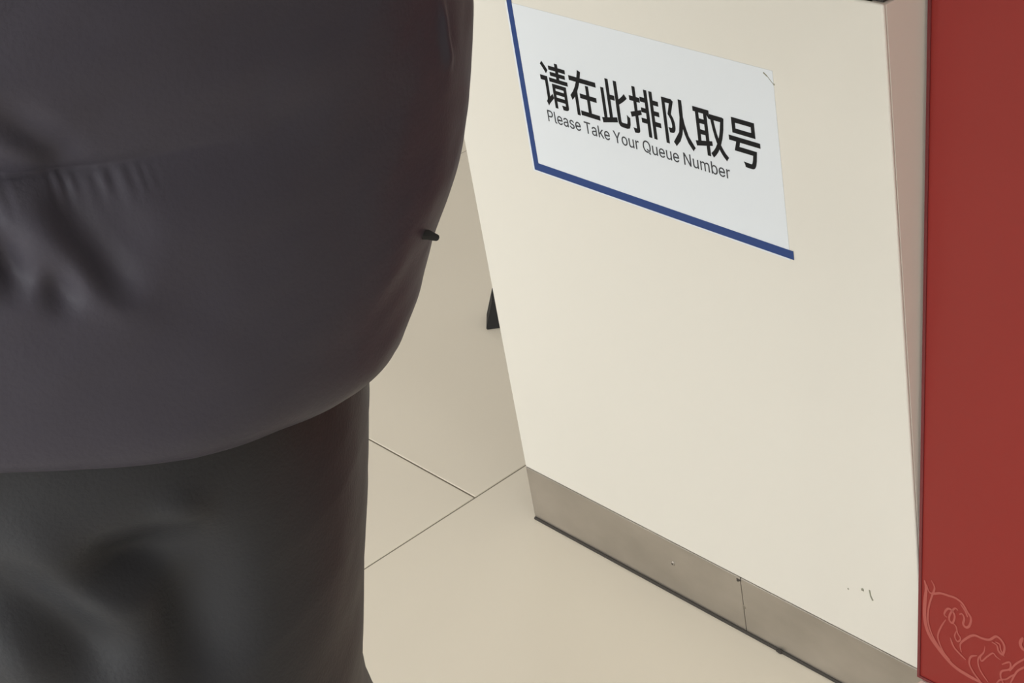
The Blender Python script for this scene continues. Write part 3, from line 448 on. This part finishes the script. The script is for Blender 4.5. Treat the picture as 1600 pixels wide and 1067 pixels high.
# ------------------------------------------------------------------ person seen from behind
PO = Vector((0.39, -0.80, 0.0))
Dv = Vector((-0.941, 0.339, 0)).normalized()
Lv = Vector((Dv.y, -Dv.x, 0))
PM = Matrix(((Lv.x, Dv.x, 0, PO.x), (Lv.y, Dv.y, 0, PO.y), (0, 0, 1, 0), (0, 0, 0, 1)))   # local (side, ahead, up)
PER = empty('person', cat='person',
            label='person standing with back turned in black quilted puffer jacket and black trousers')
PER.matrix_world = PM

def spow(v, e): return np.sign(v)*np.abs(v)**e
def loft(th, zs, A, Bk, Bf, n=2.0):
    """rings around the body axis: half width A, half depth Bk behind and Bf ahead"""
    c, s = np.cos(th), np.sin(th)
    l = A[:, None]*spow(c, 2/n)[None, :]
    b = np.where(s[None, :] < 0, Bk[:, None], Bf[:, None])
    d = b*spow(s, 2/n)[None, :]
    return np.stack([l, d, np.repeat(zs[:, None], len(th), 1)], -1)

def folds(P, F):
    """height along the surface given by fold lines (points, amplitude, width)"""
    H = np.zeros(P.shape[:-1])
    for pts, amp, w in F:
        pts = np.array(pts)
        if len(pts) < 2: continue
        seg = np.linalg.norm(np.diff(pts, axis=0), axis=1)
        cum = np.concatenate([[0], np.cumsum(seg)])
        n = max(3, int(cum[-1]/(0.45*w)) + 1)
        q = np.linspace(0, cum[-1], n)
        R = np.stack([np.interp(q, cum, pts[:, k]) for k in range(3)], -1)
        e = np.clip(np.minimum(q, cum[-1]-q)/(0.22*cum[-1]), 0, 1); e = e*e*(3-2*e)*0.85 + 0.15
        step = cum[-1]/(n-1)
        for r, ee in zip(R, e):
            H += amp*ee*step/(w*1.7725)*np.exp(-((P-r)**2).sum(-1)/w**2)
    return H

def fbm(P, sx, sy, sz, seed, octs=2):
    out = np.zeros(P.shape[:-1])
    fl = P.reshape(-1, 3); o = out.reshape(-1)
    for i, (x, y, z) in enumerate(fl):
        v = noise.noise((x*sx+seed, y*sy+seed*1.7, z*sz))
        if octs > 1: v += 0.5*noise.noise((x*sx*2.1+seed, y*sy*2.1, z*sz*2.1+seed))
        o[i] = v
    return out

def outward(P, A, B):
    if A.ndim == 1: A, B = A[:, None], B[:, None]
    nx = P[..., 0]/A**2; ny = P[..., 1]/B**2
    nn = np.stack([nx, ny, np.zeros_like(nx)], -1)
    return nn/(np.linalg.norm(nn, axis=-1, keepdims=True)+1e-9)

pi = math.pi
TH = np.concatenate([np.linspace(1.42*pi, 2.06*pi, 460, endpoint=False), np.linspace(2.06*pi, 3.42*pi, 200, endpoint=False)])

# --- jacket
jz = [0.855,0.865,0.875,0.884,0.894,0.904,0.914,0.924,0.934,0.943,0.953,0.963,0.973,0.983,0.992,1.002,1.012,1.022,1.032,1.041,1.051,1.22,1.30,1.38,1.43,1.465,1.49,1.53]
ja = [0.1745,0.177,0.182,0.187,0.193,0.199,0.205,0.211,0.217,0.222,0.227,0.233,0.240,0.2465,0.251,0.2535,0.2562,0.2586,0.2608,0.263,0.2650,0.272,0.272,0.248,0.205,0.140,0.088,0.078]
jb = np.interp(jz, [1.22, 1.30, 1.38, 1.43, 1.465, 1.49, 1.53], [0.24, 0.21, 0.165, 0.12, 0.095, 0.082, 0.078])
zf = np.linspace(0.80, 1.60, 1600)
ker = np.exp(-(np.arange(-40, 41)*0.0005/0.0055)**2); ker /= ker.sum()
asm = np.convolve(np.interp(zf, jz, ja), ker, 'valid')
cs, sn = np.cos(TH), np.sin(TH)
hx = [-0.173,-0.145,-0.115,-0.085,-0.06,-0.0238,0.0093,0.042,0.0781,0.1106,0.1427,0.173]
hz = [0.862,0.888,0.916,0.934,0.956,0.971,0.957,0.943,0.931,0.918,0.900,0.861]
hem = np.where(sn < 0, np.interp(cs*0.1735, hx, hz), 0.864)
vv = np.concatenate([np.linspace(0, 0.5, 250), np.linspace(0.505, 1, 80)])[:, None]
Z = hem[None, :] + vv*(1.53-hem)[None, :]
A = np.interp(Z, zf[40:-40], asm); B = np.interp(Z, jz, jb)
P = np.stack([A*cs, np.where(sn < 0, B, np.minimum(B, 0.16))*sn, Z], -1)
H = folds(P, [(q, a*1.3, w*1.25) for q, a, w in JACKET_FOLDS])
# seam between the quilted baffles: a groove with puckers, softer to the right; the left half mirrors it
seam = np.array(SEAM); seam = np.concatenate([seam[::-1]*np.array([-1, 1, 1]), seam])
sx = seam[:, 0]; srt = np.argsort(sx)
zsm = np.where(P[..., 1] < 0, np.interp(P[..., 0], sx[srt], seam[srt, 2]), 1.02)
ds = P[..., 2] - zsm
soft2 = np.interp(P[..., 0], [-0.3, 0.03, 0.075, 0.11], [1, 1, 0.35, 0.0])
H += -0.009*soft2*np.exp(-np.abs(ds)/0.008) - 0.0055*np.interp(P[..., 0], [0.12, 0.20], [1, 0.1])*np.exp(-(ds/0.020)**2)
arc = np.cumsum(np.concatenate([[0], np.linalg.norm(np.diff(P[120], axis=0), axis=1)]))[None, :]
jit = fbm(np.stack([arc[0], arc[0]*0, arc[0]*0], -1), 60, 1, 1, 3.3, 1)[None, :]
pk = np.interp(P[..., 0], [-0.3, 0.02, 0.05, 0.075], [1, 1, 0.6, 0.0])*np.clip(0.55 + 1.6*fbm(np.stack([arc[0], arc[0]*0, arc[0]*0], -1), 90, 1, 1, 9.1, 1), 0, 1)[None, :]
H += 0.0011*pk*np.sin(2*pi*arc/0.0062 + 5*jit)*np.exp(-(np.minimum(ds+0.004, 0)/0.008)**2 - (np.maximum(ds+0.004, 0)/0.003)**2)
# higher seams above the frame
for zq in (1.19, 1.32): H += -0.010*np.exp(-np.abs(P[..., 2]-zq)/0.010)
H += 0.0022*fbm(P, 9, 9, 16, 1.0) + 0.0008*fbm(P, 22, 22, 40, 7.0)
# hem: bulge rolls in over the elastic
dh = Z - hem[None, :]
H += -0.020*np.exp(-dh/0.007)*np.clip(-P[..., 1]/0.1, 0, 1)
P = P + outward(P, A, B)*H[..., None]
nr, nc = P.shape[:2]
V = P.reshape(-1, 3).tolist()
F = grid_faces(nr, nc)
# turn the hem inward
base = len(V)
for j in range(nc):
    v = P[0, j]; V.append((v[0]*0.93, v[1]*0.88, v[2]+0.012))
for j in range(nc): F.append((base+j, base+(j+1) % nc, (j+1) % nc, j))
jk = link('puffer_jacket', mesh('puffer_jacket', V, F), M_jacket, PER, smooth=True)
# cord toggle at the right edge
t = TOGGLE[0]
V, F = tube([(t[0]-0.001, t[1]+0.006, t[2]+0.000), (t[0]+0.008, t[1]+0.006, t[2]-0.003), (t[0]+0.0125, t[1]+0.008, t[2]-0.007)], [0.002, 0.0024, 0.0016], n=8)
link('cord_toggle', mesh('cord_toggle', V, F), M_sole, jk, smooth=True)
# sleeves, forearms carried in front
for s in (-1, 1):
    key = [(0.10, 0.0, 1.375, 0.055), (0.18, 0.0, 1.36, 0.080), (0.232, 0.01, 1.31, 0.088), (0.252, 0.04, 1.245, 0.084), (0.235, 0.10, 1.19, 0.082), (0.19, 0.18, 1.18, 0.075), (0.135, 0.26, 1.195, 0.066), (0.092, 0.305, 1.21, 0.052)]
    key = np.array(key); qq = np.linspace(0, len(key)-1, 40)
    kk = np.stack([np.interp(qq, range(len(key)), key[:, c]) for c in range(4)], -1)
    for _ in range(4): kk[1:-1] = (kk[:-2] + 2*kk[1:-1] + kk[2:])/4
    kk[:, 3] *= 1 + 0.05*np.sin(qq*5.0)
    V, F = tube([(s*a, b, c) for a, b, c, _ in kk.tolist()], kk[:, 3].tolist(), n=24)
    link('sleeve', mesh('sleeve', V, F), M_jacket, jk, smooth=True)

# --- trousers
tz = [0.50,0.60,0.62,0.64,0.66,0.68,0.70,0.72,0.74,0.76,0.78,0.80,0.82,0.84,0.86,0.88,1.02]
ta = [0.1365,0.1367,0.1325,0.1302,0.1302,0.1303,0.1301,0.134,0.1394,0.1447,0.1499,0.1551,0.16,0.1652,0.1702,0.172,0.173]
zs = np.linspace(0.52, 1.00, 320)
A = np.interp(zs, tz, ta); B = np.interp(zs, [0.52, 0.60, 0.70, 0.82], [0.085, 0.125, 0.20, 0.215])
P = loft(TH, zs, A, B, B*0.62)
H = folds(P, [(q, a*1.8, w*1.6) for q, a, w in TROUSER_FOLDS])
H += 0.0016*fbm(P, 9, 9, 14, 5.0) + 0.0004*fbm(P, 26, 26, 40, 2.0)
P = P + outward(P, A, B)*H[..., None]
# the legs part below the crotch
P[..., 1] *= 1 - 0.8*np.clip((0.75-P[..., 2])/0.12, 0, 1)*np.exp(-(P[..., 0]/0.026)**2)
V = P.reshape(-1, 3).tolist(); F = grid_faces(*P.shape[:2])
for s in (-1, 1):
    V2, F2 = tube([(s*0.070, 0.0, 0.62), (s*0.070, 0.0, 0.54), (s*0.071, 0.002, 0.47), (s*0.075, 0.0, 0.30), (s*0.08, -0.01, 0.18), (s*0.08, -0.015, 0.06)], [0.060, 0.068, 0.071, 0.069, 0.064, 0.061], n=28, cap=False)
    o = len(V); V += [tuple(v) for v in V2]; F += [tuple(i+o for i in f) for f in F2]
link('trousers', mesh('trousers', V, F), M_trouser, PER, smooth=True)

# --- shoes
for s in (-1, 1):
    secs = [(-0.075, 0.03, 0.055), (-0.05, 0.036, 0.085), (0.0, 0.040, 0.10), (0.06, 0.043, 0.075), (0.12, 0.047, 0.055), (0.17, 0.040, 0.043), (0.195, 0.022, 0.03)]
    V, n = [], 18
    for y, w, h in secs:
        for j in range(n):
            q = 2*pi*j/n
            V.append((s*0.085 + w*math.cos(q), y, 0.016 + (h-0.016)*0.5*(1+math.sin(q)) ))
    F = grid_faces(len(secs), n) + [tuple(range(n)), tuple(reversed(range((len(secs)-1)*n, len(secs)*n)))]
    sh = link('shoe', mesh('shoe', V, F), M_shoe, PER, smooth=True)
    bm = bmesh.new(); ring = []
    for y, w, h in secs: ring.append((s*0.085+w*1.05, y))
    for y, w, h in reversed(secs): ring.append((s*0.085-w*1.05, y))
    lo = [bm.verts.new((x, y, 0.0)) for x, y in ring]; hi = [bm.verts.new((x, y, 0.018)) for x, y in ring]
    bm.faces.new(list(reversed(lo))); bm.faces.new(hi)
    for k in range(len(ring)): bm.faces.new((lo[k], lo[(k+1) % len(ring)], hi[(k+1) % len(ring)], hi[k]))
    bmesh.ops.recalc_face_normals(bm, faces=bm.faces)
    link('sole', bm_mesh('sole', bm), M_sole, sh)

# --- body: one skinned surface (mostly inside the clothes), head and hands outside the frame
BV, BE, BR = [], [], []
def joint(p, r, parent=None):
    BV.append(p); BR.append(r)
    if parent is not None: BE.append((parent, len(BV)-1))
    return len(BV)-1
pel = joint((0, 0, 0.92), 0.11)
sp1 = joint((0, -0.005, 1.08), 0.10, pel)
sp2 = joint((0, 0, 1.26), 0.115, sp1)
sp3 = joint((0, 0, 1.37), 0.10, sp2)
nk = joint((0, 0.005, 1.47), 0.056, sp3)
nk2 = joint((0, 0.015, 1.53), 0.056, nk)
h1 = joint((0, 0.04, 1.575), 0.070, nk2)
h2 = joint((0, 0.03, 1.64), 0.086, h1)
h3 = joint((0, 0.02, 1.70), 0.066, h2)
ns = joint((0, 0.115, 1.61), 0.014, h2); ns2 = joint((0, 0.138, 1.592), 0.013, ns)
for s in (-1, 1):
    joint((s*0.092, 0.02, 1.615), 0.018, h2)
    a = joint((s*0.09, 0.0, 1.385), 0.055, sp3)
    a = joint((s*0.175, 0.0, 1.36), 0.048, a)
    a = joint((s*0.235, 0.03, 1.27), 0.044, a)
    el = joint((s*0.225, 0.10, 1.20), 0.039, a)
    a = joint((s*0.15, 0.22, 1.19), 0.033, el)
    wr = joint((s*0.075, 0.32, 1.215), 0.024, a)
    pm = joint((s*0.05, 0.36, 1.225), 0.028, wr)
    for q, ln in enumerate((0.070, 0.078, 0.073, 0.058)):
        kz = 1.250 - q*0.018
        f = joint((s*0.030, 0.398, kz), 0.0095, pm)
        f = joint((s*0.012, 0.398+ln*0.40, kz), 0.0085, f)
        joint((-s*0.012, 0.398+ln*0.50, kz-0.004), 0.0075, f)
    f = joint((s*0.040, 0.350, 1.262), 0.011, pm)
    f = joint((s*0.020, 0.378, 1.282), 0.0095, f)
    joint((s*0.004, 0.405, 1.284), 0.008, f)
    a = joint((s*0.07, 0.0, 0.84), 0.07, pel)
    a = joint((s*0.066, 0.0, 0.50), 0.046, a)
    a = joint((s*0.078, -0.005, 0.30), 0.046, a)
    a = joint((s*0.08, 0.0, 0.10), 0.033, a)
    joint((s*0.085, 0.10, 0.055), 0.026, a)
me = bpy.data.meshes.new('body')
me.from_pydata(BV, BE, [])
bo = bpy.data.objects.new('body', me); C.objects.link(bo)
md = bo.modifiers.new('skin', 'SKIN'); md.use_smooth_shade = True
for k, sv in enumerate(me.skin_vertices[0].data):
    sv.radius = (BR[k], BR[k]); sv.use_root = (k == 0)
bo.modifiers.new('sub', 'SUBSURF').levels = 2
bpy.context.view_layer.update()
me2 = bpy.data.meshes.new_from_object(bo.evaluated_get(bpy.context.evaluated_depsgraph_get()))
bpy.data.objects.remove(bo)
me2.name = 'body'
me2.materials.clear()
body = link('body', me2, M_skin, PER, smooth=True)
def ball(c, r, sc=(1, 1, 1), cut=None, u=20, v=14):
    bm = bmesh.new()
    bmesh.ops.create_uvsphere(bm, u_segments=u, v_segments=v, radius=r)
    if cut:
        bmesh.ops.delete(bm, geom=[q for q in bm.verts if cut(q.co)], context='VERTS')
    for q in bm.verts: q.co = Vector((c[0]+q.co.x*sc[0], c[1]+q.co.y*sc[1], c[2]+q.co.z*sc[2]))
    return bm_mesh('ball', bm)
for s in (-1, 1):
    link('eye', ball((s*0.032, 0.103, 1.632), 0.012), M_eye, body, smooth=True)
link('mouth', ball((0, 0.108, 1.556), 0.02, (1.1, 0.4, 0.35)), M_lip, body, smooth=True)
link('hair', ball((0, 0.018, 1.655), 0.108, (0.98, 1.05, 1.05), cut=lambda c: c.z < -0.055 or (c.y > 0.06 and c.z < 0.045), u=40, v=28), M_hair, PER, smooth=True)
